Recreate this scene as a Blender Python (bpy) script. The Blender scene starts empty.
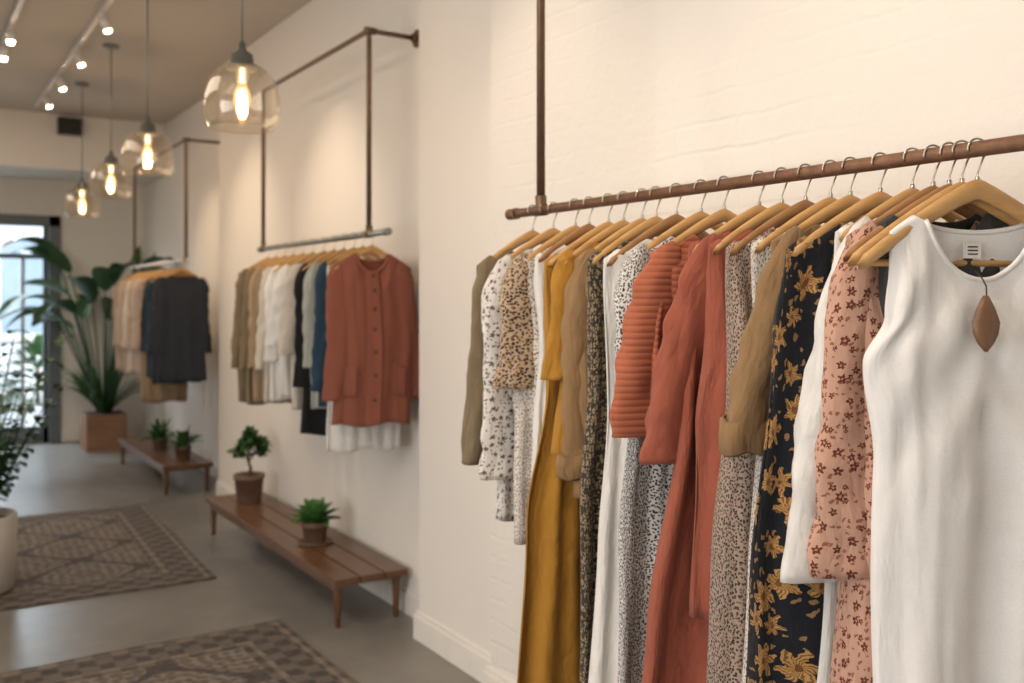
import bpy, bmesh, math, random
from mathutils import Vector, Matrix, noise
R = random.Random(11)
pi = math.pi
H = 1.5

# ------------------------------------------------------------------ mesh builder
class MB:
    def __init__(s):
        s.v=[]; s.f=[]; s.uv=[]; s.mi=[]; s.sm=[]
    def face(s, idx, mat=0, uv=None, smooth=True):
        s.f.append(tuple(idx)); s.mi.append(mat); s.sm.append(smooth)
        s.uv.append(uv if uv else [(s.v[i][0]+s.v[i][1], s.v[i][2]) for i in idx])
    def grid(s, rows, mat=0, closed=False, uvf=None, smooth=True, flip=False):
        b=len(s.v); nr=len(rows); nc=len(rows[0])
        for r in rows: s.v.extend([tuple(p) for p in r])
        for i in range(nr-1):
            for j in range(nc if closed else nc-1):
                k=(j+1)%nc
                q=[b+i*nc+j, b+i*nc+k, b+(i+1)*nc+k, b+(i+1)*nc+j]
                uv=None
                if uvf: uv=[uvf(i,j),uvf(i,j+1),uvf(i+1,j+1),uvf(i+1,j)]
                if flip: q=q[::-1]; uv=uv[::-1] if uv else None
                s.face(q,mat,uv,smooth)
        return b
    def tube(s, path, r, seg=10, mat=0, caps=True, flat=None, smooth=True):
        path=[Vector(p) for p in path]; n=len(path)
        rr=r if isinstance(r,(list,tuple)) else [r]*n
        rows=[]; t0=None; nrm=None
        for i in range(n):
            if i==0: t=(path[1]-path[0])
            elif i==n-1: t=(path[-1]-path[-2])
            else: t=(path[i+1]-path[i-1])
            t.normalize()
            if nrm is None:
                a=Vector((0,0,1)) if abs(t.z)<.9 else Vector((1,0,0))
                nrm=(a-t*a.dot(t)).normalized()
            else:
                nrm=(nrm-t*nrm.dot(t))
                if nrm.length<1e-6: nrm=Vector((1,0,0))
                nrm.normalize()
            bn=t.cross(nrm)
            rows.append([path[i]+(nrm*math.cos(2*pi*j/seg)+bn*math.sin(2*pi*j/seg))*rr[i] for j in range(seg)])
        b=s.grid(rows,mat,True,smooth=smooth)
        if caps:
            s.face([b+j for j in range(seg)][::-1],mat,smooth=False)
            s.face([b+(n-1)*seg+j for j in range(seg)],mat,smooth=False)
    def lathe(s, prof, c=(0,0,0), seg=32, mat=0, wob=0):
        rows=[[(c[0]+r*math.cos(2*pi*j/seg), c[1]+r*math.sin(2*pi*j/seg), c[2]+z) for j in range(seg)] for r,z in prof]
        s.grid(rows,mat,True)
    def box(s, x0,x1,y0,y1,z0,z1, mat=0):
        b=len(s.v)
        s.v += [(x0,y0,z0),(x1,y0,z0),(x1,y1,z0),(x0,y1,z0),(x0,y0,z1),(x1,y0,z1),(x1,y1,z1),(x0,y1,z1)]
        for q in [(0,3,2,1),(4,5,6,7),(0,1,5,4),(1,2,6,5),(2,3,7,6),(3,0,4,7)]:
            s.face([b+i for i in q],mat,smooth=False)
    def leaf(s, base, d, L, w, droop, mat=0, n=9, fold=.25, prof=.8, roll=0, wav=0):
        base=Vector(base); d=Vector(d).normalized()
        side=d.cross(Vector((0,0,1)))
        if side.length<.05: side=Vector((1,0,0))
        side.normalize(); side=Matrix.Rotation(roll,3,d)@side
        rows=[]; p=base.copy(); dd=d.copy()
        for i in range(n+1):
            t=i/n
            ww=w*.5*max(.02,math.sin(pi*min(1,(t*.93+.05)))**prof)
            up=side.cross(dd).normalized()
            if up.z<0 and roll==0: up=-up
            ph=math.sin(t*17+L*9)*wav*w
            rows.append([p-side*ww+up*(ww*fold+ph), p-side*ww*.5+up*ww*fold*.35, p, p+side*ww*.5+up*ww*fold*.35, p+side*ww+up*(ww*fold-ph)])
            p=p+dd*(L/n)
            dd=(dd+Vector((0,0,-droop/n))).normalized()
        s.grid(rows,mat,uvf=lambda i,j:(j/4.0,i/n))
    def build(s, name, mats, loc=(0,0,0), rz=0, bevel=0, solid=0):
        me=bpy.data.meshes.new(name); me.from_pydata(s.v,[],s.f)
        ul=me.uv_layers.new(name="UVMap")
        for p,uv,mi,sm in zip(me.polygons,s.uv,s.mi,s.sm):
            p.material_index=mi; p.use_smooth=sm
            for q in range(p.loop_total):
                ul.data[p.loop_start+q].uv=uv[q]
        for m in mats: me.materials.append(m)
        me.validate(); me.update()
        o=bpy.data.objects.new(name,me); bpy.context.scene.collection.objects.link(o)
        o.location=loc; o.rotation_euler=(0,0,rz)
        if bevel:
            m=o.modifiers.new("bevel",'BEVEL'); m.width=bevel; m.segments=2; m.limit_method='ANGLE'; m.angle_limit=.7
        if solid:
            m=o.modifiers.new("solid",'SOLIDIFY'); m.thickness=solid; m.offset=0
        return o

# ------------------------------------------------------------------ materials
def mat_new(name):
    m=bpy.data.materials.new(name); m.use_nodes=True
    nt=m.node_tree; b=nt.nodes['Principled BSDF']
    return m,nt,b
def node(nt,t,props=None,**ins):
    n=nt.nodes.new(t)
    for k,v in (props or {}).items(): setattr(n,k,v)
    for k,v in ins.items():
        k=k.replace('_',' ') if k not in n.inputs else k
        if isinstance(v,bpy.types.NodeSocket): nt.links.new(v,n.inputs[k])
        else: n.inputs[k].default_value=v
    return n
def M(nt,op,a,b=None,c=None):
    n=nt.nodes.new('ShaderNodeMath'); n.operation=op
    for i,x in enumerate((a,b,c)):
        if x is None: continue
        if isinstance(x,bpy.types.NodeSocket): nt.links.new(x,n.inputs[i])
        else: n.inputs[i].default_value=x
    return n.outputs[0]
def MIX(nt,f,a,b):
    n=nt.nodes.new('ShaderNodeMix'); n.data_type='RGBA'
    for i,x in ((0,f),(6,a),(7,b)):
        if isinstance(x,bpy.types.NodeSocket): nt.links.new(x,n.inputs[i])
        else:
            n.inputs[i].default_value = x if i==0 else (x[0],x[1],x[2],1)
    return n.outputs[2]
def RAMP(nt,f,stops,interp='LINEAR'):
    n=nt.nodes.new('ShaderNodeValToRGB'); n.color_ramp.interpolation=interp
    e=n.color_ramp.elements
    while len(e)<len(stops): e.new(.5)
    for el,(p,c) in zip(e,stops): el.position=p; el.color=(c[0],c[1],c[2],1)
    nt.links.new(f,n.inputs[0]); return n.outputs[0]
def coord(nt,which='Object'):
    return nt.nodes.new('ShaderNodeTexCoord').outputs[which]
def noise_n(nt,vec,scale,detail=3,rough=.5,out='Fac'):
    return node(nt,'ShaderNodeTexNoise',Vector=vec,Scale=scale,Detail=detail,Roughness=rough).outputs[out]
def mapping(nt,vec,sc=(1,1,1),rot=(0,0,0),loc=(0,0,0)):
    return node(nt,'ShaderNodeMapping',Vector=vec,Scale=sc,Rotation=rot,Location=loc).outputs[0]
def bump(nt,b,h,strength=.3,dist=.01):
    n=node(nt,'ShaderNodeBump',Height=h,Strength=strength,Distance=dist)
    nt.links.new(n.outputs[0],b.inputs['Normal'])
def sc3(c,k): return tuple(min(1,x*k) for x in c)

def plain(name,col,rough=.5,metal=0,var=.08,scale=8,bs=0):
    m,nt,b=mat_new(name); o=coord(nt)
    f=noise_n(nt,o,scale,4)
    c=MIX(nt,f,sc3(col,1-var),sc3(col,1+var))
    nt.links.new(c,b.inputs['Base Color'])
    b.inputs['Roughness'].default_value=rough; b.inputs['Metallic'].default_value=metal
    if bs: bump(nt,b,noise_n(nt,o,scale*12,3),bs,.004)
    return m

def fabric_base(nt,b,colsock,knit=0,rib=False,bs=.8):
    uv=coord(nt,'UV')
    n1=noise_n(nt,uv,22,4)
    shade=MIX(nt,n1,(.92,.92,.92),(1.04,1.04,1.04))
    mm=nt.nodes.new('ShaderNodeMix'); mm.data_type='RGBA'; mm.blend_type='MULTIPLY'; mm.inputs[0].default_value=1
    nt.links.new(colsock,mm.inputs[6]); nt.links.new(shade,mm.inputs[7])
    nt.links.new(mm.outputs[2],b.inputs['Base Color'])
    b.inputs['Roughness'].default_value=.92
    b.inputs['Specular IOR Level'].default_value=.2
    b.inputs['Sheen Weight'].default_value=.1
    if rib:
        sp=node(nt,'ShaderNodeSeparateXYZ',Vector=uv)
        h=M(nt,'ABSOLUTE',M(nt,'SINE',M(nt,'MULTIPLY',sp.outputs[1],pi/.014)))
        h=M(nt,'ADD',h,M(nt,'MULTIPLY',noise_n(nt,uv,14,4),1.2))
        bump(nt,b,h,.6,.003)
    else:
        ridge=M(nt,'ABSOLUTE',M(nt,'SUBTRACT',noise_n(nt,mapping(nt,uv,(1.8,.8,1),(0,0,.5)),11,2,.5),.5))
        w=M(nt,'ADD',noise_n(nt,mapping(nt,uv,(2.2,1,1)),13,5,.55),M(nt,'MULTIPLY',noise_n(nt,mapping(nt,uv,(900,900,1)),1,1),.12+knit))
        w=M(nt,'ADD',w,M(nt,'MULTIPLY',ridge,1.5))
        bump(nt,b,w,bs,.011)
def fab(name,col,knit=0,rib=False,bs=.8):
    m,nt,b=mat_new(name)
    uv=coord(nt,'UV')
    c=MIX(nt,noise_n(nt,uv,300,2),sc3(col,.92),sc3(col,1.06))
    fabric_base(nt,b,c,knit,rib,bs); return m
def floral(name,bg,pet,cen,S=10,R0=.36,density=.75,leaf=None,leafS=26,petals=5,leaf_t=.22,leafd=.6):
    m,nt,b=mat_new(name); uv=coord(nt,'UV')
    wob=node(nt,'ShaderNodeTexNoise',Vector=uv,Scale=S*4.0,Detail=3.0).outputs['Color']
    vec=node(nt,'ShaderNodeVectorMath',{'operation':'MULTIPLY'}); nt.links.new(uv,vec.inputs[0]); vec.inputs[1].default_value=(S,S,0)
    v=vec.outputs[0]
    wv=node(nt,'ShaderNodeVectorMath',{'operation':'MULTIPLY_ADD'}); nt.links.new(wob,wv.inputs[0]); wv.inputs[1].default_value=(.32,.32,0); nt.links.new(v,wv.inputs[2])
    v=wv.outputs[0]
    def layer(vv,R,pn,dens):
        vo=node(nt,'ShaderNodeTexVoronoi',{'voronoi_dimensions':'2D'},Vector=vv,Scale=1.0,Randomness=.75)
        d=node(nt,'ShaderNodeVectorMath',{'operation':'SUBTRACT'}); nt.links.new(vv,d.inputs[0]); nt.links.new(vo.outputs['Position'],d.inputs[1])
        sp=node(nt,'ShaderNodeSeparateXYZ',Vector=d.outputs[0])
        cs=node(nt,'ShaderNodeSeparateColor',Color=vo.outputs['Color'])
        ang=M(nt,'ARCTAN2',sp.outputs[1],sp.outputs[0])
        rnd=cs.outputs[0]; rn2=cs.outputs[1]
        a2=M(nt,'ADD',M(nt,'MULTIPLY',ang,float(pn)),M(nt,'MULTIPLY',rnd,6.28))
        pf=M(nt,'MULTIPLY_ADD',M(nt,'COSINE',a2),.25,.75)
        rad=M(nt,'MULTIPLY',M(nt,'MULTIPLY_ADD',rnd,.5,.6),R)
        edge=M(nt,'MULTIPLY',rad,pf)
        mask=M(nt,'MULTIPLY',M(nt,'LESS_THAN',vo.outputs['Distance'],edge),M(nt,'LESS_THAN',rn2,dens))
        core=M(nt,'LESS_THAN',vo.outputs['Distance'],M(nt,'MULTIPLY',rad,.22))
        st=M(nt,'GREATER_THAN',M(nt,'COSINE',M(nt,'MULTIPLY_ADD',ang,float(pn*3),M(nt,'MULTIPLY',vo.outputs['Distance'],26.0))),.25)
        return mask,core,st
    mk,core,st=layer(v,R0,petals,density)
    base=(bg[0],bg[1],bg[2])
    if leaf:
        v2=node(nt,'ShaderNodeVectorMath',{'operation':'MULTIPLY'}); nt.links.new(v,v2.inputs[0]); v2.inputs[1].default_value=(leafS/S,leafS/S,0)
        mk2,c2,s2=layer(v2.outputs[0],leaf_t*2,2,leafd)
        basec=MIX(nt,mk2,base,leaf)
    else: basec=MIX(nt,0.0,base,base)
    pc=MIX(nt,st,pet,sc3(pet,.35)); pc=MIX(nt,core,pc,cen)
    c=MIX(nt,mk,basec,pc)
    fabric_base(nt,b,c); return m
def speck(name,bg,fg,S=70,t=.33,fg2=None,stretch=1):
    m,nt,b=mat_new(name); uv=coord(nt,'UV')
    v=mapping(nt,uv,(S,S*stretch,1))
    wob=noise_n(nt,uv,S*1.3,2,out='Color')
    wv=node(nt,'ShaderNodeVectorMath',{'operation':'MULTIPLY_ADD'}); nt.links.new(wob,wv.inputs[0]); wv.inputs[1].default_value=(.9,.9,0); nt.links.new(v,wv.inputs[2])
    vo=node(nt,'ShaderNodeTexVoronoi',{'voronoi_dimensions':'2D'},Vector=wv.outputs[0],Scale=1.0)
    mk=M(nt,'LESS_THAN',vo.outputs['Distance'],t)
    cs=node(nt,'ShaderNodeSeparateColor',Color=vo.outputs['Color'])
    f=MIX(nt,M(nt,'GREATER_THAN',cs.outputs[0],.6),fg,fg2 or fg)
    fabric_base(nt,b,MIX(nt,mk,bg,f)); return m
def wood(name,c1,c2,axis='y',rough=.45,scale=9):
    m,nt,b=mat_new(name); o=coord(nt)
    s={'x':(1,14,14),'y':(14,1,14),'z':(14,14,1)}[axis]
    f=noise_n(nt,mapping(nt,o,s),scale/3.0,6,.65)
    f2=noise_n(nt,o,3,2)
    c=RAMP(nt,M(nt,'MULTIPLY_ADD',f2,.3,M(nt,'MULTIPLY',f,.8)),[(.3,c1),(.75,c2)])
    nt.links.new(c,b.inputs['Base Color']); b.inputs['Roughness'].default_value=rough
    bump(nt,b,f,.15,.003); return m

def wall_mat(name,brick=0):
    m,nt,b=mat_new(name); g=node(nt,'ShaderNodeNewGeometry').outputs['Position']
    f=noise_n(nt,g,1.2,4)
    c=MIX(nt,f,(.745,.705,.655),(.80,.765,.715))
    nt.links.new(c,b.inputs['Base Color']); b.inputs['Roughness'].default_value=.7
    h=noise_n(nt,g,25,4)
    if brick:
        sp=node(nt,'ShaderNodeSeparateXYZ',Vector=g)
        cb=node(nt,'ShaderNodeCombineXYZ',X=sp.outputs[1],Y=sp.outputs[2])
        wob=noise_n(nt,g,5,3,out='Color')
        wv=node(nt,'ShaderNodeVectorMath',{'operation':'MULTIPLY_ADD'}); nt.links.new(wob,wv.inputs[0]); wv.inputs[1].default_value=(.035,.035,0); nt.links.new(cb.outputs[0],wv.inputs[2])
        br=node(nt,'ShaderNodeTexBrick',Vector=wv.outputs[0],Scale=1.0)
        br.inputs['Brick Width'].default_value=.24; br.inputs['Row Height'].default_value=.08
        br.inputs['Mortar Size'].default_value=.011; br.inputs['Mortar Smooth'].default_value=1.0
        br.inputs['Color1'].default_value=(1,1,1,1); br.inputs['Color2'].default_value=(.75,.75,.75,1); br.inputs['Mortar'].default_value=(0,0,0,1)
        pk=RAMP(nt,noise_n(nt,g,1.5,3),[(.40,(.05,.05,.05)),(.68,(.8,.8,.8))])
        mm=nt.nodes.new('ShaderNodeMix'); mm.data_type='RGBA'; mm.blend_type='MULTIPLY'; mm.inputs[0].default_value=1
        nt.links.new(br.outputs['Color'],mm.inputs[6]); nt.links.new(pk,mm.inputs[7])
        h=M(nt,'ADD',mm.outputs[2],M(nt,'MULTIPLY',h,.8))
        bump(nt,b,h,.45,.0075)
    else: bump(nt,b,h,.12,.004)
    return m
W_=wall_mat("painted_plaster"); WB=wall_mat("painted_brick",1)
trim=plain("trim_paint",(.78,.75,.70),.45)
def floor_mat():
    m,nt,b=mat_new("polished_concrete"); g=coord(nt)
    f=noise_n(nt,g,.9,8,.62); f2=noise_n(nt,g,6,8,.7)
    c=RAMP(nt,M(nt,'MULTIPLY_ADD',f2,.35,M(nt,'MULTIPLY',f,.65)),[(.32,(.135,.126,.113)),(.5,(.195,.183,.166)),(.68,(.255,.241,.22))])
    nt.links.new(c,b.inputs['Base Color'])
    r=M(nt,'MULTIPLY_ADD',f,.25,.22); nt.links.new(r,b.inputs['Roughness'])
    bump(nt,b,f2,.05,.004); return m
def rug_mat(hx,hy,name):
    m,nt,b=mat_new(name); o=coord(nt)
    wob=noise_n(nt,o,16,3,out='Color')
    wv=node(nt,'ShaderNodeVectorMath',{'operation':'MULTIPLY_ADD'}); nt.links.new(wob,wv.inputs[0]); wv.inputs[1].default_value=(.045,.045,0); nt.links.new(o,wv.inputs[2])
    sp=node(nt,'ShaderNodeSeparateXYZ',Vector=wv.outputs[0]); x,y=sp.outputs[0],sp.outputs[1]
    s0=node(nt,'ShaderNodeSeparateXYZ',Vector=o); x0,y0=s0.outputs[0],s0.outputs[1]
    ax=M(nt,'ABSOLUTE',x); ay=M(nt,'ABSOLUTE',y)
    k=2*pi/.62
    f=M(nt,'ADD',M(nt,'COSINE',M(nt,'MULTIPLY',ax,k)),M(nt,'COSINE',M(nt,'MULTIPLY',ay,k)))
    lat=M(nt,'LESS_THAN',M(nt,'ABSOLUTE',f),.18)
    med=M(nt,'GREATER_THAN',M(nt,'SINE',M(nt,'MULTIPLY',f,11.0)),.25)
    fine=M(nt,'GREATER_THAN',M(nt,'MULTIPLY',M(nt,'COSINE',M(nt,'MULTIPLY',M(nt,'ADD',ax,ay),64.0)),M(nt,'COSINE',M(nt,'MULTIPLY',M(nt,'SUBTRACT',ax,ay),64.0))),.2)
    sc=noise_n(nt,o,38,4,.65)
    base=(.235,.195,.155)
    c0=MIX(nt,M(nt,'MULTIPLY',fine,.85),base,(.065,.054,.047))
    c0=MIX(nt,M(nt,'MULTIPLY',med,.75),c0,(.095,.07,.056))
    c0=MIX(nt,M(nt,'MULTIPLY',lat,.95),c0,(.032,.028,.028))
    d=M(nt,'MINIMUM',M(nt,'SUBTRACT',hx,M(nt,'ABSOLUTE',x0)),M(nt,'SUBTRACT',hy,M(nt,'ABSOLUTE',y0)))
    bord=RAMP(nt,M(nt,'MULTIPLY',d,2.5),[(0,(.055,.043,.037)),(.06,(.25,.205,.165)),(.11,(.035,.03,.028)),(.5,(.25,.205,.165)),(.56,(.035,.03,.028)),(.64,(.23,.19,.15))],'CONSTANT')
    bp=RAMP(nt,M(nt,'ADD',M(nt,'MULTIPLY',M(nt,'MULTIPLY',M(nt,'SINE',M(nt,'MULTIPLY',x,46.0)),M(nt,'SINE',M(nt,'MULTIPLY',y,46.0))),.45),.5),[(.42,(.04,.034,.03)),(.55,(.22,.175,.135))])
    bord=MIX(nt,.5,bord,bp)
    c=MIX(nt,M(nt,'GREATER_THAN',d,.26),bord,c0)
    wear=RAMP(nt,sc,[(.4,(0,0,0)),(.7,(1,1,1))])
    c=MIX(nt,M(nt,'MULTIPLY',wear,.38),c,(.20,.165,.135))
    c=MIX(nt,M(nt,'MULTIPLY',noise_n(nt,o,3.5,5),.3),c,(.09,.072,.06))
    nt.links.new(c,b.inputs['Base Color']); b.inputs['Roughness'].default_value=.95
    bump(nt,b,noise_n(nt,o,220,2),.5,.004); return m
def emis(name,col,s):
    m,nt,b=mat_new(name)
    b.inputs['Emission Color'].default_value=(*col,1); b.inputs['Emission Strength'].default_value=s
    b.inputs['Base Color'].default_value=(*col,1); return m
def thin_glass(name,tint,gl=.12,base=.05):
    m=bpy.data.materials.new(name); m.use_nodes=True; nt=m.node_tree; nt.nodes.clear()
    out=nt.nodes.new('ShaderNodeOutputMaterial')
    tr=node(nt,'ShaderNodeBsdfTransparent',Color=(*tint,1)); gs=node(nt,'ShaderNodeBsdfGlossy',Roughness=.04)
    gs.inputs['Color'].default_value=(1,.95,.88,1)
    lw=node(nt,'ShaderNodeLayerWeight',Blend=.35)
    fac=M(nt,'MULTIPLY_ADD',lw.outputs['Facing'],gl,base)
    mx=nt.nodes.new('ShaderNodeMixShader'); nt.links.new(fac,mx.inputs[0]); nt.links.new(tr.outputs[0],mx.inputs[1]); nt.links.new(gs.outputs[0],mx.inputs[2])
    nt.links.new(mx.outputs[0],out.inputs[0]); return m
def glow_glass(name,col,s,f):
    m=bpy.data.materials.new(name); m.use_nodes=True; nt=m.node_tree; nt.nodes.clear()
    out=nt.nodes.new('ShaderNodeOutputMaterial')
    tr=nt.nodes.new('ShaderNodeBsdfTransparent'); em=node(nt,'ShaderNodeEmission',Color=(*col,1),Strength=s)
    mx=nt.nodes.new('ShaderNodeMixShader'); mx.inputs[0].default_value=f
    nt.links.new(tr.outputs[0],mx.inputs[1]); nt.links.new(em.outputs[0],mx.inputs[2]); nt.links.new(mx.outputs[0],out.inputs[0]); return m
def leafm(name,c1,c2):
    m,nt,b=mat_new(name); o=coord(nt)
    c=MIX(nt,noise_n(nt,o,5,3),c1,c2); nt.links.new(c,b.inputs['Base Color']); b.inputs['Roughness'].default_value=.45
    return m

hang_w=wood("hanger_wood",(.40,.21,.075),(.60,.36,.145),'x',.35)
hang_w2=wood("hanger_wood_dark",(.24,.115,.045),(.38,.20,.085),'x',.35)
steel=plain("hook_steel",(.55,.52,.48),.28,1,.05)
bronze=plain("aged_bronze_pipe",(.16,.10,.062),.42,.6,.35,30,.2)
copper=plain("rusty_rail",(.20,.105,.062),.40,.55,.55,45,.5)
zinc=plain("zinc_rail",(.26,.275,.26),.4,.8,.2,30,.1)
whiterail=plain("white_rail",(.70,.68,.65),.4,.2)
black=plain("black_plastic",(.015,.015,.015),.4)
benchw=wood("bench_walnut",(.075,.034,.017),(.18,.085,.040),'y',.33)
terr=plain("brown_ceramic",(.17,.10,.068),.6,0,.2,14,.2)
soil=plain("potting_soil",(.04,.025,.018),.95,0,.4,40,.5)
whitepot=plain("white_ceramic",(.60,.56,.51),.5)
g1=leafm("leaf_green",(.02,.07,.018),(.06,.15,.04)); g2=leafm("leaf_deep_green",(.010,.045,.018),(.03,.095,.035))
g3=leafm("leaf_bright_green",(.05,.16,.03),(.11,.25,.06)); bark=plain("bark",(.13,.085,.05),.9,0,.3,30,.4)

# ------------------------------------------------------------------ room
def boxobj(name,x0,x1,y0,y1,z0,z1,mat,bevel=0):
    mb=MB(); mb.box(x0,x1,y0,y1,z0,z1); return mb.build(name,[mat],bevel=bevel)
CZ=3.28; XL=-2.6; YB=-2.2; YF=11.0; X2=2.05
boxobj("floor",XL-.2,2.6,YB-.2,YF+.2,-.1,0,floor_mat())
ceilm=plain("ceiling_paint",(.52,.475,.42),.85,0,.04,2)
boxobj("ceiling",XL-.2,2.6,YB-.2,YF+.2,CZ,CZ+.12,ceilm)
mb=MB()
mb.box(1.86,2.6,YB-.2,3.04,0,CZ,1); mb.box(1.93,2.6,3.04,3.76,0,CZ,0)
mb.box(X2,2.6,3.76,7.33,0,CZ,0); mb.box(2.25,2.6,7.33,YF,0,CZ,0)
mb.build("wall_right",[W_,WB],bevel=.006)
mb=MB()
def bb(x,y0,y1,t=.018):
    mb.box(x-t,x,y0,y1,0,.105); mb.box(x-t*.55,x,y0,y1,.105,.125)
bb(1.86,YB,3.04+.018); bb(1.93,3.058,3.76+.018); bb(X2,3.778,7.33+.018); bb(2.25,7.348,YF)
mb.build("baseboard_right",[trim],bevel=.003)
DX0,DX1,DZ=-.35,1.42,2.38
boxobj("wall_back",XL,DX0,YF,YF+.2,0,CZ,W_); boxobj("wall_back.001",DX1,2.6,YF,YF+.2,0,CZ,W_); boxobj("wall_back.002",DX0,DX1,YF,YF+.2,DZ,CZ,W_)
mb=MB(); mb.box(DX1,2.23,YF-.018,YF,0,.12); mb.box(XL,DX0,YF-.018,YF,0,.12); mb.build("baseboard_back",[trim])
boxobj("trim_soffit",XL,2.25,10.0,YF,2.755,CZ,W_)
mb=MB()
mb.box(XL-.2,XL,YB,-.8,0,CZ); mb.box(XL-.2,XL,3.2,YF,0,CZ); mb.box(XL-.2,XL,-.8,3.2,0,.55); mb.box(XL-.2,XL,-.8,3.2,2.75,CZ)
mb.build("wall_left",[W_])
mb=MB()
for y in (-.8,.5,1.84,3.14): mb.box(XL-.12,XL-.06,y,y+.06,.55,2.75)
for z in (.55,2.69): mb.box(XL-.12,XL-.06,-.8,3.2,z,z+.06)
mb.build("added_window_frame",[black])  # window added out of view to let in soft daylight fill
boxobj("wall_front",XL-.2,2.6,YB-.2,YB,0,CZ,W_)
frame=plain("slate_door_frame",(.12,.145,.16),.45)
pale=plain("pale_door_leaf",(.50,.55,.57),.5)
mb=MB()
y0,y1=YF-.04,YF+.12
mb.box(DX1-.11,DX1,y0,y1,0,DZ); mb.box(DX0,DX0+.11,y0,y1,0,DZ); mb.box(DX0,DX1,y0,y1,DZ-.11,DZ)
mb.box(.45,.53,y0+.02,y1-.02,0,DZ-.11)
mb.box(.53,DX1-.11,YF+.03,YF+.08,0,.18); mb.box(.53,DX1-.11,YF+.03,YF+.08,1.93,1.98)
mb.box(DX1-.16,DX1-.11,YF+.03,YF+.08,0,DZ-.11); mb.box(.53,.6,YF+.03,YF+.08,0,DZ-.11)
mb.box(1.05,1.09,YF+.03,YF+.08,.18,1.93,1)
mb.tube([(.66,YF+.0,.9),(.66,YF-.03,.92),(.66,YF-.03,1.28),(.66,YF+.0,1.3)],.012,8,1)
mb.box(DX0+.11,.45,YF+.05,YF+.055,0,DZ-.11,2); mb.box(.6,DX1-.16,YF+.05,YF+.055,.18,DZ-.11,2)
mb.build("door_1",[frame,pale,thin_glass("door_glass",(.97,.99,1),.10,.02)],bevel=.004)
boxobj("ground_outside",-12,12,YF+.2,30,-.12,-.02,plain("pavement",(.55,.56,.56),.9,0,.1,3))
mb=MB(); mb.box(-12,12,19,20,-.1,3.4,0)
for i in range(9):
    x=-9+i*2.1; mb.box(x,x+1.1,18.95,19,.9,2.6,1); mb.box(x-.06,x+1.16,18.9,18.97,.8,.9,2)
mb.build("building_across_street",[plain("facade",(.70,.73,.75),.9),plain("facade_window",(.30,.38,.45),.2),trim])
mb=MB(); rs=random.Random(3)
for bx in (.9,1.7,2.4,-.6):
    for i in range(130):
        d=Vector((rs.gauss(0,1),rs.gauss(0,1),abs(rs.gauss(0,1)))).normalized()
        mb.leaf((bx+d.x*.3,15.5+d.y*.3,.05+d.z*.75),d,.22,.1,.6,0,n=4)
    mb.tube([(bx,15.5,-.03),(bx,15.5,.5)],.03,8,1)
mb.build("hedge_outside",[g1,bark])
mb=MB(); mb.box(-.11,.11,-.1,0,-.08,.08); mb.lathe([(0,.0),(.05,.0),(.06,.01)],(0,0,0),16)
sp=mb.build("wall_speaker",[black],(1.37,9.995,3.16),bevel=.01)

def rug(name,x0,x1,y0,y1,rz):
    hx,hy=(x1-x0)/2,(y1-y0)/2
    mb=MB(); n=40
    rows=[]
    for i in range(n+1):
        y=-hy+2*hy*i/n
        rows.append([(-hx+2*hx*j/n+.006*math.sin(y*5+1), y+.006*math.sin(j*.5), .010+.002*noise.noise(Vector((j*.3,i*.3,0)))) for j in range(n+1)])
    mb.grid(rows,0)
    mb.grid([rows[0],[(p[0],p[1],0.001) for p in rows[0]]]); mb.grid([rows[-1],[(p[0],p[1],0.001) for p in rows[-1]]])
    for jj in (0,-1):
        c=[r[jj] for r in rows]; mb.grid([c,[(p[0],p[1],0.001) for p in c]])
    return mb.build(name,[rug_mat(hx,hy,name+"_pile")],((x0+x1)/2,(y0+y1)/2,0),rz)
rug("patterned_rug",-.9,1.47,5.2,7.35,-.04)
rug("patterned_rug.001",-.9,1.50,1.9,4.3,.01)

def bench(name,x0,x1,y0,y1,h):
    mb=MB(); L=y1-y0; w=x1-x0; n=3; gap=.008; pw=(w-gap*(n-1))/n
    for i in range(n): mb.box(i*(pw+gap),i*(pw+gap)+pw,0,L,h-.035,h)
    mb.box(.02,w-.02,.1,.15,h-.06,h-.035); mb.box(.02,w-.02,L-.15,L-.1,h-.06,h-.035)
    mb.box(.015,.035,.05,L-.05,h-.065,h-.035); mb.box(w-.035,w-.015,.05,L-.05,h-.065,h-.035)
    for (x,y) in ((.035,.06),(w-.035,.06),(.035,L-.06),(w-.035,L-.06)):
        mb.tube([(x,y,h-.035),(x,y,0)],[.022,.013],12,0)
    return mb.build(name,[benchw],(x0,y0,0),bevel=.003)
bench("wooden_bench",1.65,2.015,4.03,6.2,.235)
bench("wooden_bench.001",1.68,2.06,7.5,9.3,.235)

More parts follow.
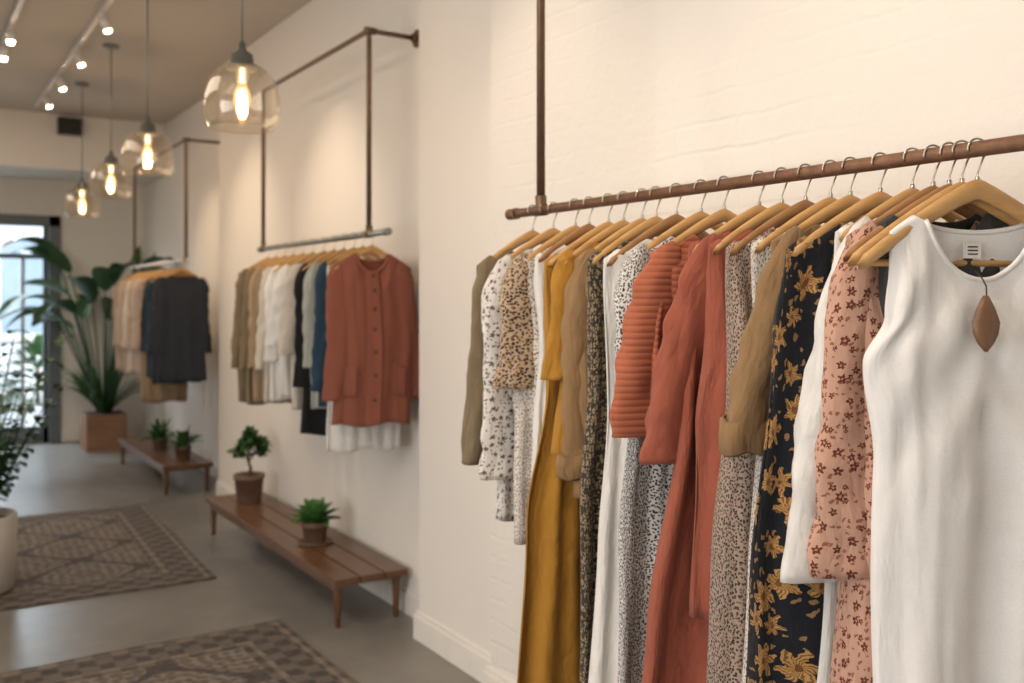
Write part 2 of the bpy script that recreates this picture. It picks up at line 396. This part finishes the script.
# ------------------------------------------------------------------ racks
def arc_path(pts,r=.03,n=5):
    out=[Vector(pts[0])]
    for i in range(1,len(pts)-1):
        p=Vector(pts[i]); a=(Vector(pts[i-1])-p).normalized(); b=(Vector(pts[i+1])-p).normalized()
        for k in range(n+1):
            t=k/n; out.append((p+a*r)*(1-t)**2+p*2*t*(1-t)+(p+b*r)*t**2)
    out.append(Vector(pts[-1])); return out
def rack(name,x,zr,ya,yb,pa,pb,wx,ztop,railm,rr=.0135):
    mb=MB()
    mb.tube([(x,ya,zr),(x,yb,zr)],rr,16,1)
    mb.tube([(x,ya-.012,zr),(x,ya+.03,zr)],rr+.003,16,1); mb.tube([(x,yb-.03,zr),(x,yb+.012,zr)],rr+.003,16,1)
    mb.tube(arc_path([(x,pa,zr),(x,pa,ztop),(x,pb,ztop),(x,pb,zr)]),.012,12,0)
    for p in (pa,pb):
        mb.tube([(x,p,zr-.012),(x,p,zr+.04)],.016,12,0)
        mb.tube([(x,p-.025,zr),(x,p+.025,zr)],.0165,12,0)
    for p in (pa,):
        mb.tube([(x,p,ztop),(wx,p,ztop)],.012,12,0)
        mb.tube([(x-.02,p,ztop),(x+.03,p,ztop)],.017,12,0)
        mb.tube([(wx-.03,p,ztop),(wx-.008,p,ztop)],.02,12,0)
        mb.tube([(wx-.010,p,ztop),(wx+.001,p,ztop)],.042,20,0)
    return mb.build(name,[bronze,railm])
RX,RZ=1.5,1.75; RX2=1.80
rack("wall_mounted_clothes_rail",RX,RZ,.25,2.33,.42,2.18,1.86,2.72,copper)
rack("wall_mounted_clothes_rail.001",RX2,1.80,3.80,5.56,4.0,5.50,X2,2.73,zinc)
rack("wall_mounted_clothes_rail.002",1.8,1.80,7.2,9.3,7.3,9.15,2.25,2.70,whiterail)

# ------------------------------------------------------------------ hanger + garments
def hz(s):
    u=min(1.1,abs(s)/.215); return -.066-.128*u**1.18
def smooth(x): x=max(0,min(1,x)); return x*x*(3-2*x)
def hanger(x,y,z,phi,dark=False,bar=False,hw=.205,thick=1.0):
    mb=MB(); n=34; rows=[]
    for i in range(n+1):
        s=-hw+2*hw*i/n; u=abs(s)/hw
        hh=(.015-.0045*u)*thick; tt=.0075*thick
        e=1 if 0<i<n else .35
        cy=-.012*u*u
        rows.append([(s,cy+tt*e*math.sin(2*pi*j/12),hz(s)+hh*e*math.cos(2*pi*j/12)) for j in range(12)])
    b=mb.grid(rows,0,True); mb.face([b+j for j in range(12)]); mb.face([b+n*12+j for j in range(12)][::-1])
    if bar: mb.tube([(-.19,-.008,hz(.19)-.002),(-.185,-.006,hz(.19)-.012),(.185,-.006,hz(.19)-.012),(.19,-.008,hz(.19)-.002)],.006,10,0)
    r=.0175
    path=[(0,0,-.055),(0,0,-.04),(r*.3,0,-.026)]
    for k in range(15):
        a=-.9+ (pi+1.2)*k/14
        path.append((r*math.cos(a),0,r*math.sin(a)))
    mb.tube(path,.0018,8,1)
    mb.tube([(0,0,-.056),(0,0,-.046)],.004,10,1)
    mb.build("wooden_hanger",[hang_w2 if dark else hang_w,steel],(x,y,z),-phi)

def garment(name,mats,x,y,z,phi,L,W=.185,Wb=None,T=.028,sl=0,slr=(.055,.042),cuff=0,A=.011,k=48,nw=.08,nd=.05,ndb=.02,cl=.165,
            lean=.03,wprof=None,seed=0,solid=.002,nj=84,nv=38,neckband=None,buttons=None,pocket=False,dark=False,bar=False,sbulge=0,hanging=True,hw=None,thick=1.0,diag=0,calm=1.0):
    rr=random.Random(seed*7+3); mb=MB()
    Wb=Wb or W
    prof=wprof or [(0,W),(.25,W*.96),(.5,(W*.96+Wb)/2),(1,Wb)]
    def Wv(v):
        for (a,wa),(b,wb) in zip(prof,prof[1:]):
            if v<=b: return wa+(wb-wa)*smooth((v-a)/(b-a))
        return prof[-1][1]
    p=[rr.uniform(0,6.28) for _ in range(8)]; T0=.0115; rows=[]
    for i in range(nv+1):
        v=(i/nv)**1.25; row=[]
        for j in range(nj):
            a=2*pi*j/nj; ca,sa=math.cos(a),math.sin(a)
            s0=math.copysign(abs(ca)**.8,ca); st=s0*Wv(0); s=s0*Wv(v)
            c=smooth((abs(st)-(cl-.02))/.02)
            if abs(st)<nw:
                zt=hz(nw)-.003-(nd if sa<0 else ndb)*(1-(st/nw)**2)**.75
            else: zt=hz(st)-.003
            zt=zt+(hz(st)+.017-zt)*c
            n0=math.copysign(abs(sa)**.6,sa)*(T0+(T-T0)*smooth(v/.15))
            if i==0: n0*=(1-c)
            ff=smooth(v/.5)
            f=A*(.25+.75*ff)*smooth(v/.06)*(.62*math.sin(k*s0*.19+p[0]+1.3*v)+.38*math.sin(k*1.9*s0*.19+p[1]-2.2*v))
            f2=A*.5*ff*math.sin(k*.8*s0*.19*1.4+p[2]+v)
            nn=noise.noise(Vector((s0*2.2+seed*3.1,v*4,seed)))*.010*smooth(v/.1)*calm
            nn+=noise.noise(Vector((s0*7+seed*1.7,v*2.2+(2 if sa<0 else 0),seed*2.3)))*A*1.1*smooth(v/.12)*calm
            if diag:
                q=abs(s0)-v*2.2
                nn+=diag*math.sin(q*13+p[6]+(s0>0)*1.7)*math.exp(-((v-.22)/.2)**2)*(1 if sa<0 else .3)
            yy=n0+f+nn+math.copysign(1,sa)*f2*abs(sa)
            yy+=-.012*(abs(st)/.218)**2*(1-v)
            zz=zt*(1-v)+(-L+.008*math.sin(s0*5+p[3]))*v
            xx=s*(1+.02*ff*math.sin(v*7+p[4]))+.008*ff*math.sin(v*4+p[5])
            row.append((xx,yy,zz))
        rows.append(row)
    mb.grid(rows,0,True,uvf=lambda i,j:(j/nj*.86+seed*.37,rows[min(i,nv)][j%nj][2]+seed*.21))
    nm=len(mats)
    jf=3*nj//4
    if neckband is not None:
        for lo,hi in ((nj//2,nj),(0,nj//2)):
            pts=[Vector(rows[0][j]) for j in range(lo,hi) if abs(rows[0][j][0])<nw+.004]
            if len(pts)>2: mb.tube(pts,neckband,8,nm-1 if not buttons else 0)
    if buttons:
        rw=[[Vector(rows[i][jf+q])+Vector((0,-.008 if abs(q)<2 else -.002,0)) for q in (-2,-1,0,1,2)] for i in range(nv+1)]
        mb.grid(rw,nm-2)
        for i in range(2,nv-1,max(1,int(nv/buttons))):
            c=Vector(rows[i][jf])+Vector((0,-.009,0)); mb.tube([c,c+Vector((0,-.004,0))],.0085,12,nm-1)
    if pocket:
        for sg in (-1,1):
            ids=[jf+sg*q for q in range(6,14)]
            if sg<0: ids=ids[::-1]
            i0,i1=int(nv*.72),int(nv*.90)
            mb.grid([[Vector(rows[i][j%nj])+Vector((0,-.007,0)) for j in ids] for i in range(i0,i1)],0,uvf=lambda i,j:(j*.01,i*.02))
    if sl:
        for sg in (-1,1):
            ns,nr=38,28; rws=[]; ph=rr.uniform(0,6); cx=W-.04; z0=hz(cx)+.017; off=rr.uniform(-.004,.006)
            for i in range(ns+1):
                q=i/ns; cap=min(1,math.sqrt(q*sl/.09)*.93+.07)
                rs=cap*(slr[0]+(slr[1]-slr[0])*q+sbulge*math.sin(pi*q)); rn=cap*(.026+.004*math.sin(q*4+ph)+sbulge*.5*math.sin(pi*q))
                cc=sg*(cx+lean*q**.8+.007*math.sin(q*5+ph)); cn=off-.012*(1-q)+.010*math.sin(q*4+ph)
                row=[]
                for j in range(nr):
                    th=2*pi*j/nr
                    m_=1+.17*q*math.sin(3*th+ph+5*q)+.16*noise.noise(Vector((math.cos(th)*1.6,q*7*sl/.4+math.sin(th)*1.2,seed+sg)))
                    m_+=.07*math.sin(q*sl*70+math.sin(th+ph)*2.4+2*noise.noise(Vector((q*5,seed,0))))*smooth(q*3)*(.6+.6*noise.noise(Vector((q*6,th,seed))))
                    row.append((cc+rs*m_*math.cos(th),cn+rn*m_*math.sin(th),z0-sl*q))
                rws.append(row)
            mb.grid(rws,1 if (nm>1 and not buttons) else 0,True,uvf=lambda i,j:(j/nr*.28+seed*.5,-sl*i/ns+seed*.3))
            if cuff:
                e=rws[-1]; cxm=sum(p_[0] for p_ in e)/nr; cym=sum(p_[1] for p_ in e)/nr; ze=e[0][2]
                cr=[]
                for (dz,sc) in ((cuff,1.0),(cuff-.004,1.16),(cuff*.5,1.2),(.0,1.18),(-.004,1.1),(0,1.0)):
                    cr.append([(cxm+(p_[0]-cxm)*sc,cym+(p_[1]-cym)*sc,ze+dz+.004*math.sin(j_)) for j_,p_ in enumerate(e)])
                mb.grid(cr,nm-1,True,uvf=lambda i,j:(j*.013,i*.02))
    mb.build(name,mats,(x,y,z),-phi,solid=solid)
    if hanging: hanger(x,y,z,phi,dark,bar,hw or W-.004,thick)

olive=fab("olive_knit",(.215,.165,.10)); cream=fab("cream_cotton",(.62,.57,.49)); white=fab("white_linen",(.77,.75,.72))
mustard=fab("mustard_crepe",(.42,.205,.03)); khaki=fab("khaki_linen",(.29,.178,.085)); rustr=fab("rust_rib",(.39,.12,.065),rib=True)
terra=fab("terracotta_viscose",(.335,.095,.058)); rust=fab("rust_knit",(.345,.115,.072),.4); navy=fab("navy_cotton",(.025,.055,.09))
blk=fab("black_cotton",(.015,.015,.017)); sage=fab("sage_cotton",(.40,.42,.37)); tan=fab("tan_cotton",(.38,.275,.175)); char=fab("charcoal_cotton",(.035,.04,.052))
blush=fab("blush_linen",(.46,.36,.29)); beige=fab("beige_linen",(.50,.43,.35)); dkol=fab("charcoal_knit",(.06,.058,.052))
wfl=floral("white_embroidered",(.72,.69,.65),(.26,.15,.12),(.08,.07,.07),42,.30,.75,(.2,.18,.17),100,leafd=.45)
anim=speck("brown_ditsy_print",(.52,.41,.29),(.06,.035,.025),125,.38,(.27,.14,.07))
smdot=speck("white_small_floral",(.68,.64,.59),(.10,.09,.09),125,.27,(.30,.2,.12))
dot=speck("white_black_dot",(.66,.64,.61),(.035,.035,.04),165,.34)
dkfl=floral("dark_ditsy_floral",(.04,.033,.025),(.45,.34,.2),(.35,.12,.04),55,.42,.9,(.33,.27,.18),120)
brsp=speck("taupe_speckle",(.40,.32,.26),(.07,.045,.035),150,.36,(.22,.11,.08))
bkfl=floral("navy_gold_floral",(.010,.011,.016),(.44,.24,.085),(.16,.06,.02),15,.50,.78,(.25,.15,.06),46,6,.17,leafd=.40)
pkfl=floral("pink_floral",(.58,.345,.255),(.20,.05,.035),(.45,.27,.14),40,.34,.85,(.30,.12,.08),95,leafd=.4)

def phi_at(y): return math.radians(25*(2.3-y)/1.41)
G=[
("olive_cardigan",[olive],2.22,.66,dict(sl=.565,T=.03)),
("embroidered_blouse",[wfl],2.12,.83,dict(sl=.59,T=.03,slr=(.055,.052))),
("print_blouse",[smdot,anim],2.02,.88,dict(sl=.345,slr=(.06,.062),T=.028)),
("white_undershirt",[white],1.96,.72,dict(sl=0,W=.16,cl=.15)),
("mustard_maxi_dress",[mustard],1.88,1.42,dict(sl=.0,W=.185,Wb=.27,A=.02,k=60,nw=.1)),
("mustard_kimono_top",[mustard],1.82,.62,dict(sl=.31,slr=(.048,.045))),
("khaki_shirt",[khaki],1.75,.70,dict(sl=.53,cuff=.05,slr=(.05,.044))),
("ditsy_floral_dress",[dkfl],1.70,1.34,dict(sl=.0,Wb=.22,A=.014)),
("white_maxi_dress",[white],1.63,1.44,dict(W=.19,Wb=.24,A=.02,k=60)),
("black_dot_dress",[dot],1.55,1.40,dict(W=.185,Wb=.215,A=.016,sl=.27,slr=(.045,.045))),
("ribbed_rust_sweater",[rustr],1.48,.58,dict(sl=.41,slr=(.056,.066),lean=.060,T=.032,W=.18)),
("terracotta_dress",[terra],1.38,1.40,dict(sl=.46,slr=(.05,.062),A=.02,lean=.075,W=.165,wprof=[(0,.165),(.25,.19),(.6,.25),(1,.30)])),
("terracotta_tunic",[terra],1.32,.87,dict(sl=0,W=.165,Wb=.20,A=.015)),
("speckled_dress",[brsp],1.26,1.38,dict(sl=.0,W=.175,Wb=.22,A=.015)),
("small_floral_dress",[smdot],1.20,1.3,dict(sl=.0,W=.17,Wb=.195,A=.015)),
("khaki_rolled_sleeve_shirt",[khaki],1.155,.55,dict(sl=.41,cuff=.06,slr=(.045,.048),lean=.08,W=.165)),
("navy_floral_dress",[bkfl],1.09,1.42,dict(sl=0,W=.19,A=.02,T=.036,wprof=[(0,.19),(.12,.215),(.5,.25),(1,.295)])),
("white_long_sleeve_dress",[white],1.025,1.3,dict(sl=.625,slr=(.042,.050),A=.014,lean=.085,W=.15,wprof=[(0,.15),(.3,.16),(1,.215)])),
("pink_floral_dress",[pkfl],.985,1.2,dict(sl=.60,slr=(.044,.052),A=.015,W=.165,lean=.05,wprof=[(0,.165),(.4,.17),(1,.185)])),
]
for i,(n,m,y,L,kw) in enumerate(G):
    garment(n,m,RX,y,RZ,phi_at(y),L,seed=i+1,dark=(i%5==3),nw=kw.pop('nw',.075),cl=kw.pop('cl',min(.155,kw.get('W',.185)-.02)),**kw)
garment("charcoal_top",[dkol],RX,.955,RZ,phi_at(.955),.42,W=.13,seed=41,dark=True,nw=.06,cl=.11,hw=.2)
hanger(RX,.932,RZ,phi_at(.932),False,True,.212,1.1)
tankm=fab("white_jersey",(.80,.785,.765),bs=.3)
TY=.905; TP=phi_at(TY)
garment("white_tank_top",[tankm,tankm],RX,TY,RZ,TP,.99,seed=50,T=.03,nw=.098,nd=.098,ndb=.018,cl=.118,A=.013,k=34,nj=130,nv=80,
        wprof=[(0,.158),(.08,.155),(.16,.162),(.25,.203),(.45,.182),(1,.165)],neckband=.0035,hw=.218,thick=1.2,diag=.006,calm=.55)
def tp(lx,ly,lz):
    c,s_=math.cos(-TP),math.sin(-TP); return (RX+lx*c-ly*s_,TY+lx*s_+ly*c,RZ+lz)
mb=MB()
zs=[0,-.022,-.043,-.062,-.077,-.09]; wd=[.004,.016,.024,.021,.013,.001]
rows=[[(-w,0,zz),(-w*.4,-.003,zz),(0,-.004,zz),(w*.4,-.003,zz),(w,0,zz)] for zz,w in zip(zs,wd)]
mb.grid(rows,0); mb.grid([[ (p[0],.003,p[2]) for p in r] for r in rows],0)
mb.tube([(0,-.001,-.008),(.002,.003,.015),(.001,.014,.03),(0,.03,.04)],.0009,6,1)
mb.build("wooden_hang_tag",[wood("tag_wood",(.10,.045,.02),(.22,.11,.055),'z'),black],tp(-.02,-.052,-.243),-TP,solid=.001)
mb=MB(); mb.box(-.016,.016,-.001,.001,-.013,.013,0)
for zz in (.006,0,-.006): mb.box(-.009,.009,-.0016,-.0008,zz-.0012,zz+.0012,1)
mb.build("garment_label",[white,black],tp(-.008,.002,-.168),-TP)

z2=1.80
G2=[
("rust_button_cardigan",[rust,rust,plain("button",(.10,.04,.025),.4)],3.95,.86,dict(sl=.62,slr=(.052,.046),W=.182,T=.036,nw=.075,nd=.07,neckband=.008,buttons=7,pocket=True,cl=.08,nj=96,nv=44,A=.008,calm=.7,lean=.035)),
("white_long_tee",[white],4.05,.99,dict(sl=0,W=.17)),
("navy_shirt",[navy],4.15,.80,dict(sl=.60)),
("sage_blouse",[sage],4.27,.82,dict(sl=.50)),
("black_blazer",[blk],4.39,.95,dict(sl=.60)),
("ivory_blouse",[cream],4.53,.85,dict(sl=.45,slr=(.055,.062),sbulge=.01)),
("white_puff_sleeve_blouse",[white],4.68,.80,dict(sl=.42,slr=(.052,.062),sbulge=.02)),
("white_linen_shirt",[white],4.82,.82,dict(sl=.5)),
("cream_shirt",[cream],4.96,.84,dict(sl=.55)),
("tan_shirt",[tan],5.10,.86,dict(sl=.55)),
("olive_shirt",[olive],5.24,.88,dict(sl=.57)),
("tan_overshirt",[olive],5.39,.88,dict(sl=.57)),
]
for i,(n,m,y,L,kw) in enumerate(G2):
    W=kw.pop('W',.17)
    garment(n,m,RX2-.008,y,z2,math.radians(6 if i else 9),L,W=W,seed=60+i,**kw)
G3=[("charcoal_shirt",[char],7.42,.92),("charcoal_shirt",[char],7.56,.94),("navy_shirt",[navy],7.70,.92),("charcoal_shirt",[char],7.84,.90),
("tan_dress",[tan],7.95,1.12),("blush_shirt",[blush],8.08,.92),("beige_shirt",[beige],8.22,.92),("blush_shirt",[blush],8.38,.9),("beige_shirt",[cream],8.54,.92),
("tan_shirt",[blush],8.70,.95),("beige_shirt",[beige],8.86,.92),("blush_shirt",[blush],9.02,.92)]
for i,(n,m,y,L) in enumerate(G3):
    garment(n,m,1.8,y,1.8,0,L,seed=90+i,sl=.0 if n=="tan_dress" else .58,W=.18,nj=48,nv=22,T=.035)

# ------------------------------------------------------------------ pendants
glassm=thin_glass("smoked_glass",(.94,.89,.81),.5,.06)
cap_m=plain("pendant_zinc_cap",(.24,.25,.24),.4,.8)
fil=emis("filament",(1,.50,.13),14); bulbm=glow_glass("bulb_glow",(1,.50,.16),3.2,.28)
def pendant(x,y,z,power):
    mb=MB()
    mb.tube([(0,0,.19),(0,0,CZ-z-.02)],.004,8,1)
    mb.lathe([(0,CZ-z),(.055,CZ-z),(.055,CZ-z-.02),(.0,CZ-z-.03)],seg=20,mat=1)
    mb.lathe([(0,.215),(.012,.21),(.016,.18),(.04,.165),(.044,.13),(.056,.125),(.056,.108),(.03,.105),(.02,.06),(.0,.058)],seg=28,mat=1)
    mb.lathe([(.045,.125),(.07,.118),(.105,.095),(.13,.05),(.141,-.01),(.141,-.06),(.128,-.1),(.118,-.112)],seg=40,mat=0)
    mb.lathe([(.118,-.112),(.120,-.115),(.122,-.112)],seg=40,mat=0)
    mb.lathe([(.014,.06),(.018,.045),(.030,.015),(.033,-.008),(.028,-.03),(.014,-.043),(0,-.047)],seg=24,mat=3)
    for k in range(4):
        a=k*pi/2
        mb.tube([(.006*math.cos(a),.006*math.sin(a),.035),(.014*math.cos(a),.014*math.sin(a),.0),(.010*math.cos(a+.5),.010*math.sin(a+.5),-.025)],.002,6,2)
    mb.build("pendant_lamp",[glassm,cap_m,fil,bulbm],(x,y,z))
    l=bpy.data.lights.new("pendant_light",'POINT'); l.energy=power; l.color=(1,.66,.36); l.shadow_soft_size=.02
    o=bpy.data.objects.new("pendant_light",l); o.location=(x,y,z-.01); bpy.context.scene.collection.objects.link(o)
pendant(1.09,3.58,2.265,9); pendant(1.16,5.55,2.31,9); pendant(1.24,7.1,2.33,9); pendant(1.257,8.47,2.29,9)

spotE=emis("spot_bulb",(1,.80,.55),25)
mb=MB(); mb.box(1.025,1.055,4.4,9.6,CZ-.025,CZ)
for y in (6.2,7.2,8.1,8.9):
    mb.tube([(1.04,y,CZ-.025),(1.04,y,CZ-.07)],.008,8,0)
    d=Vector((.35,0,-1)).normalized(); c=Vector((1.04,y,CZ-.07))
    mb.tube([c-d*.015,c+d*.07],.027,16,2); mb.tube([c+d*.071,c+d*.085],[.022,.018],16,1)
mb.build("track_light",[whiterail,spotE,whiterail])
mb=MB()
mb.box(.585,.615,5.4,9,CZ-.025,CZ)
for y in (6.9,7.4,8.8):
    c=Vector((.6,y,CZ-.04)); mb.tube([c,c+Vector((.0,0,-.07))],.027,16,2); mb.tube([c+Vector((0,0,-.071)),c+Vector((0,0,-.09))],[.023,.018],16,1)
mb.build("track_light.001",[whiterail,spotE,whiterail])

# ------------------------------------------------------------------ plants
def radial(a,el): return Vector((math.cos(a)*math.cos(el),math.sin(a)*math.cos(el),math.sin(el)))
mb=MB(); r=random.Random(5)
mb.box(-.19,.19,-.19,.19,0,.36,0); mb.box(-.17,.17,-.17,.17,.355,.365,1)
for i in range(24):
    a=i*2.4; el=r.uniform(1.2,1.5); hgt=r.uniform(.85,1.7)
    d=radial(a,el); b=Vector((.05*math.cos(a),.05*math.sin(a),.36))
    pts=[b+d*hgt*t+Vector((math.cos(a),math.sin(a),0))*.10*t*t for t in (0,.25,.5,.75,1)]
    mb.tube(pts,[.014,.012,.01,.009,.007],7,2)
    dd=(pts[-1]-pts[-2]).normalized()+Vector((math.cos(a),math.sin(a),0))*r.uniform(.4,1.2)
    mb.leaf(pts[-1],dd,r.uniform(.5,.68),r.uniform(.19,.26),r.uniform(.8,1.7),2 if i%3 else 3,n=12,fold=.3,prof=.7,roll=r.uniform(-.6,.6))
for i in range(40):
    a=i*2.1; mb.leaf((.06*math.cos(a),.06*math.sin(a),.36),radial(a,r.uniform(.8,1.4)),r.uniform(.4,.7),.045,r.uniform(.8,1.6),3,n=8)
def soft(v,l): return v if v<l*.7 else l*.7+(l*.3)*math.tanh((v-l*.7)/(l*.3))
mb.v=[(soft(x,.48),soft(y,.64),min(z,2.35)) for x,y,z in mb.v]
mb.build("potted_bird_of_paradise",[wood("planter_wood",(.18,.09,.045),(.30,.165,.09),'x',.6),soil,g2,g1],(1.73,10.3,0))
def pot_prof(rt,rb,h): return [(0,0),(rb,0),(rb+.003,.004),(rt*.97,h-.03),(rt,h-.03),(rt+.004,h-.025),(rt+.004,h),(rt-.008,h),(rt-.012,h-.02),(0,h-.02)]
mb=MB(); mb.lathe(pot_prof(.092,.072,.175),mat=0); mb.lathe([(0,.156),(.08,.156)],mat=1)
mb.tube([(0,0,.15),(.01,0,.21),(-.008,.005,.27),(.004,0,.33)],[.012,.010,.008,.005],8,2)
cl=[(-.07,0,.31),(.065,.01,.30),(0,.02,.37),(-.03,-.04,.34),(.05,-.03,.36),(0,0,.41),(.09,0,.34)]
for c in cl:
    c=Vector(c); mb.tube([(0,0,.25),c*.5+Vector((0,0,.14)),c],.003,6,2)
    for i in range(20):
        d=radial(r.uniform(0,6.28),r.uniform(-.4,1.4)); mb.leaf(c+d*.008,d,r.uniform(.045,.075),.042,.5,3,n=4,roll=r.uniform(-1,1))
mb.build("potted_bonsai",[terr,soil,bark,g1],(1.84,5.90,.235))
mb=MB(); mb.lathe(pot_prof(.068,.05,.115),mat=0); mb.lathe([(0,.098),(.06,.098)],mat=1); mb.lathe([(0,0.0),(.085,0),(.095,.012),(.088,.014),(.08,.006),(0,.006)],mat=0)
for i in range(34):
    a=i*2.4; el=.25+1.15*(i/34); mb.leaf((.012*math.cos(a),.012*math.sin(a),.10),radial(a,el),.12+.02*r.random(),.062,.5,3,n=6,fold=.35)
mb.build("potted_succulent",[terr,soil,bark,g3],(1.82,4.72,.235))
for nme,(x,y) in (("small_potted_plant",(1.85,8.35)),("small_potted_plant.001",(1.90,7.80))):
    mb=MB(); mb.lathe(pot_prof(.06,.05,.10),mat=0); mb.lathe([(0,.085),(.053,.085)],mat=1)
    for i in range(30):
        a=i*2.4; mb.leaf((.02*math.cos(a),.02*math.sin(a),.085),radial(a,r.uniform(.4,1.5)),r.uniform(.12,.2),.05,1,2,n=6)
    mb.build(nme,[terr,soil,g1],(x,y,.235))
mb=MB(); mb.lathe([(0,0),(.165,0),(.18,.01),(.19,.2),(.195,.385),(.19,.392),(.178,.388),(.172,.35),(0,.35)],mat=0,seg=40); mb.lathe([(0,.352),(.17,.352)],mat=1)
for i in range(34):
    a=i*2.4; hgt=r.uniform(.35,1.0); el=r.uniform(1.15,1.5); b=Vector((.05*math.cos(a),.05*math.sin(a),.35)); d=radial(a,el)
    pts=[b+d*hgt*t+Vector((math.cos(a),math.sin(a),-.3))*.05*t*t for t in [q/8 for q in range(9)]]
    mb.tube(pts,[.006-.0005*q for q in range(9)],6,2)
    for q in range(2,9):
        for sg in (-1,1):
            dd=radial(a+sg*1.1,r.uniform(.0,.7)); mb.leaf(pts[q],dd,r.uniform(.08,.125),.05,1.0,2 if (i+q)%3 else 3,n=5)
mb.build("potted_leafy_plant",[whitepot,soil,g2,g1],(.32,5.56,.013))

# ------------------------------------------------------------------ lights
def area(name,loc,target,sx,sy,power,col):
    l=bpy.data.lights.new(name,'AREA'); l.shape='RECTANGLE'; l.size=sx; l.size_y=sy; l.energy=power; l.color=col
    o=bpy.data.objects.new(name,l); o.location=loc; bpy.context.scene.collection.objects.link(o)
    o.rotation_euler=(Vector(target)-Vector(loc)).to_track_quat('-Z','Y').to_euler(); return o
def spot(name,loc,target,power,col,ang=60,blend=.8,rad=.04):
    l=bpy.data.lights.new(name,'SPOT'); l.energy=power; l.color=col; l.spot_size=math.radians(ang); l.spot_blend=blend; l.shadow_soft_size=rad
    o=bpy.data.objects.new(name,l); o.location=loc; bpy.context.scene.collection.objects.link(o)
    o.rotation_euler=(Vector(target)-Vector(loc)).to_track_quat('-Z','Y').to_euler()
warm=(1,.76,.52)
area("added_ceiling_fill",(-.6,1.2,CZ-.02),(-.6,1.2,0),1.6,3,30,(1,.85,.69))  # added soft area fills along the ceiling, no fitting modelled for them
area("added_ceiling_fill.001",(-.6,5.5,CZ-.02),(-.6,5.5,0),1.4,3.5,42,(1,.84,.68))
area("added_ceiling_fill.002",(-.6,8.8,CZ-.02),(-.6,8.8,0),1.2,1.8,24,(1,.85,.70))
area("added_left_fill",(XL-.25,1.2,1.65),(1.5,1.2,1.4),3.6,2.1,84,(1,.92,.84))  # added fill lamp outside the unseen left window, brightens the near rack
area("door_daylight",(.55,YF+.7,2.75),(.6,8.5,.2),1.6,1.0,260,(.80,.90,1))
for y in (4.9,6.4,8.1): spot("added_near_spot",(1.04,y,CZ-.2),(2.05,y+.1,1.7),52,warm,62,1)
spot("added_near_spot",(.5,1.3,CZ-.1),(1.6,1.4,1.5),74,(1,.79,.58),80,1,.07)  # added spot aimed at the near rack, beyond the end of the track
spot("added_near_spot",(.9,2.7,CZ-.1),(1.8,2.6,1.6),42,(1,.79,.58),75,1,.07)  # another added spot, toward the rack's far end, with no track head
l=bpy.data.lights.new("sun",'SUN'); l.energy=3.5; l.angle=.05; o=bpy.data.objects.new("sun",l); bpy.context.scene.collection.objects.link(o)
o.rotation_euler=Vector((.1,.7,-.7)).to_track_quat('-Z','Y').to_euler()

w=bpy.data.worlds.new("World"); bpy.context.scene.world=w; w.use_nodes=True
nt=w.node_tree; bg=nt.nodes['Background']
bg.inputs['Color'].default_value=(.84,.92,1,1); bg.inputs['Strength'].default_value=1.9

# ------------------------------------------------------------------ camera
cd=bpy.data.cameras.new("camera"); co=bpy.data.objects.new("camera",cd); bpy.context.scene.collection.objects.link(co)
co.location=(0,0,H); co.rotation_euler=(pi/2,0,-math.atan(612/950.0))
cd.sensor_width=36; cd.lens=950/1024*36; cd.shift_y=-41.5/1024
cd.clip_start=.05
cd.dof.use_dof=True; cd.dof.focus_distance=1.75; cd.dof.aperture_fstop=3.2
bpy.context.scene.camera=co
bpy.context.scene.view_settings.view_transform='Standard'
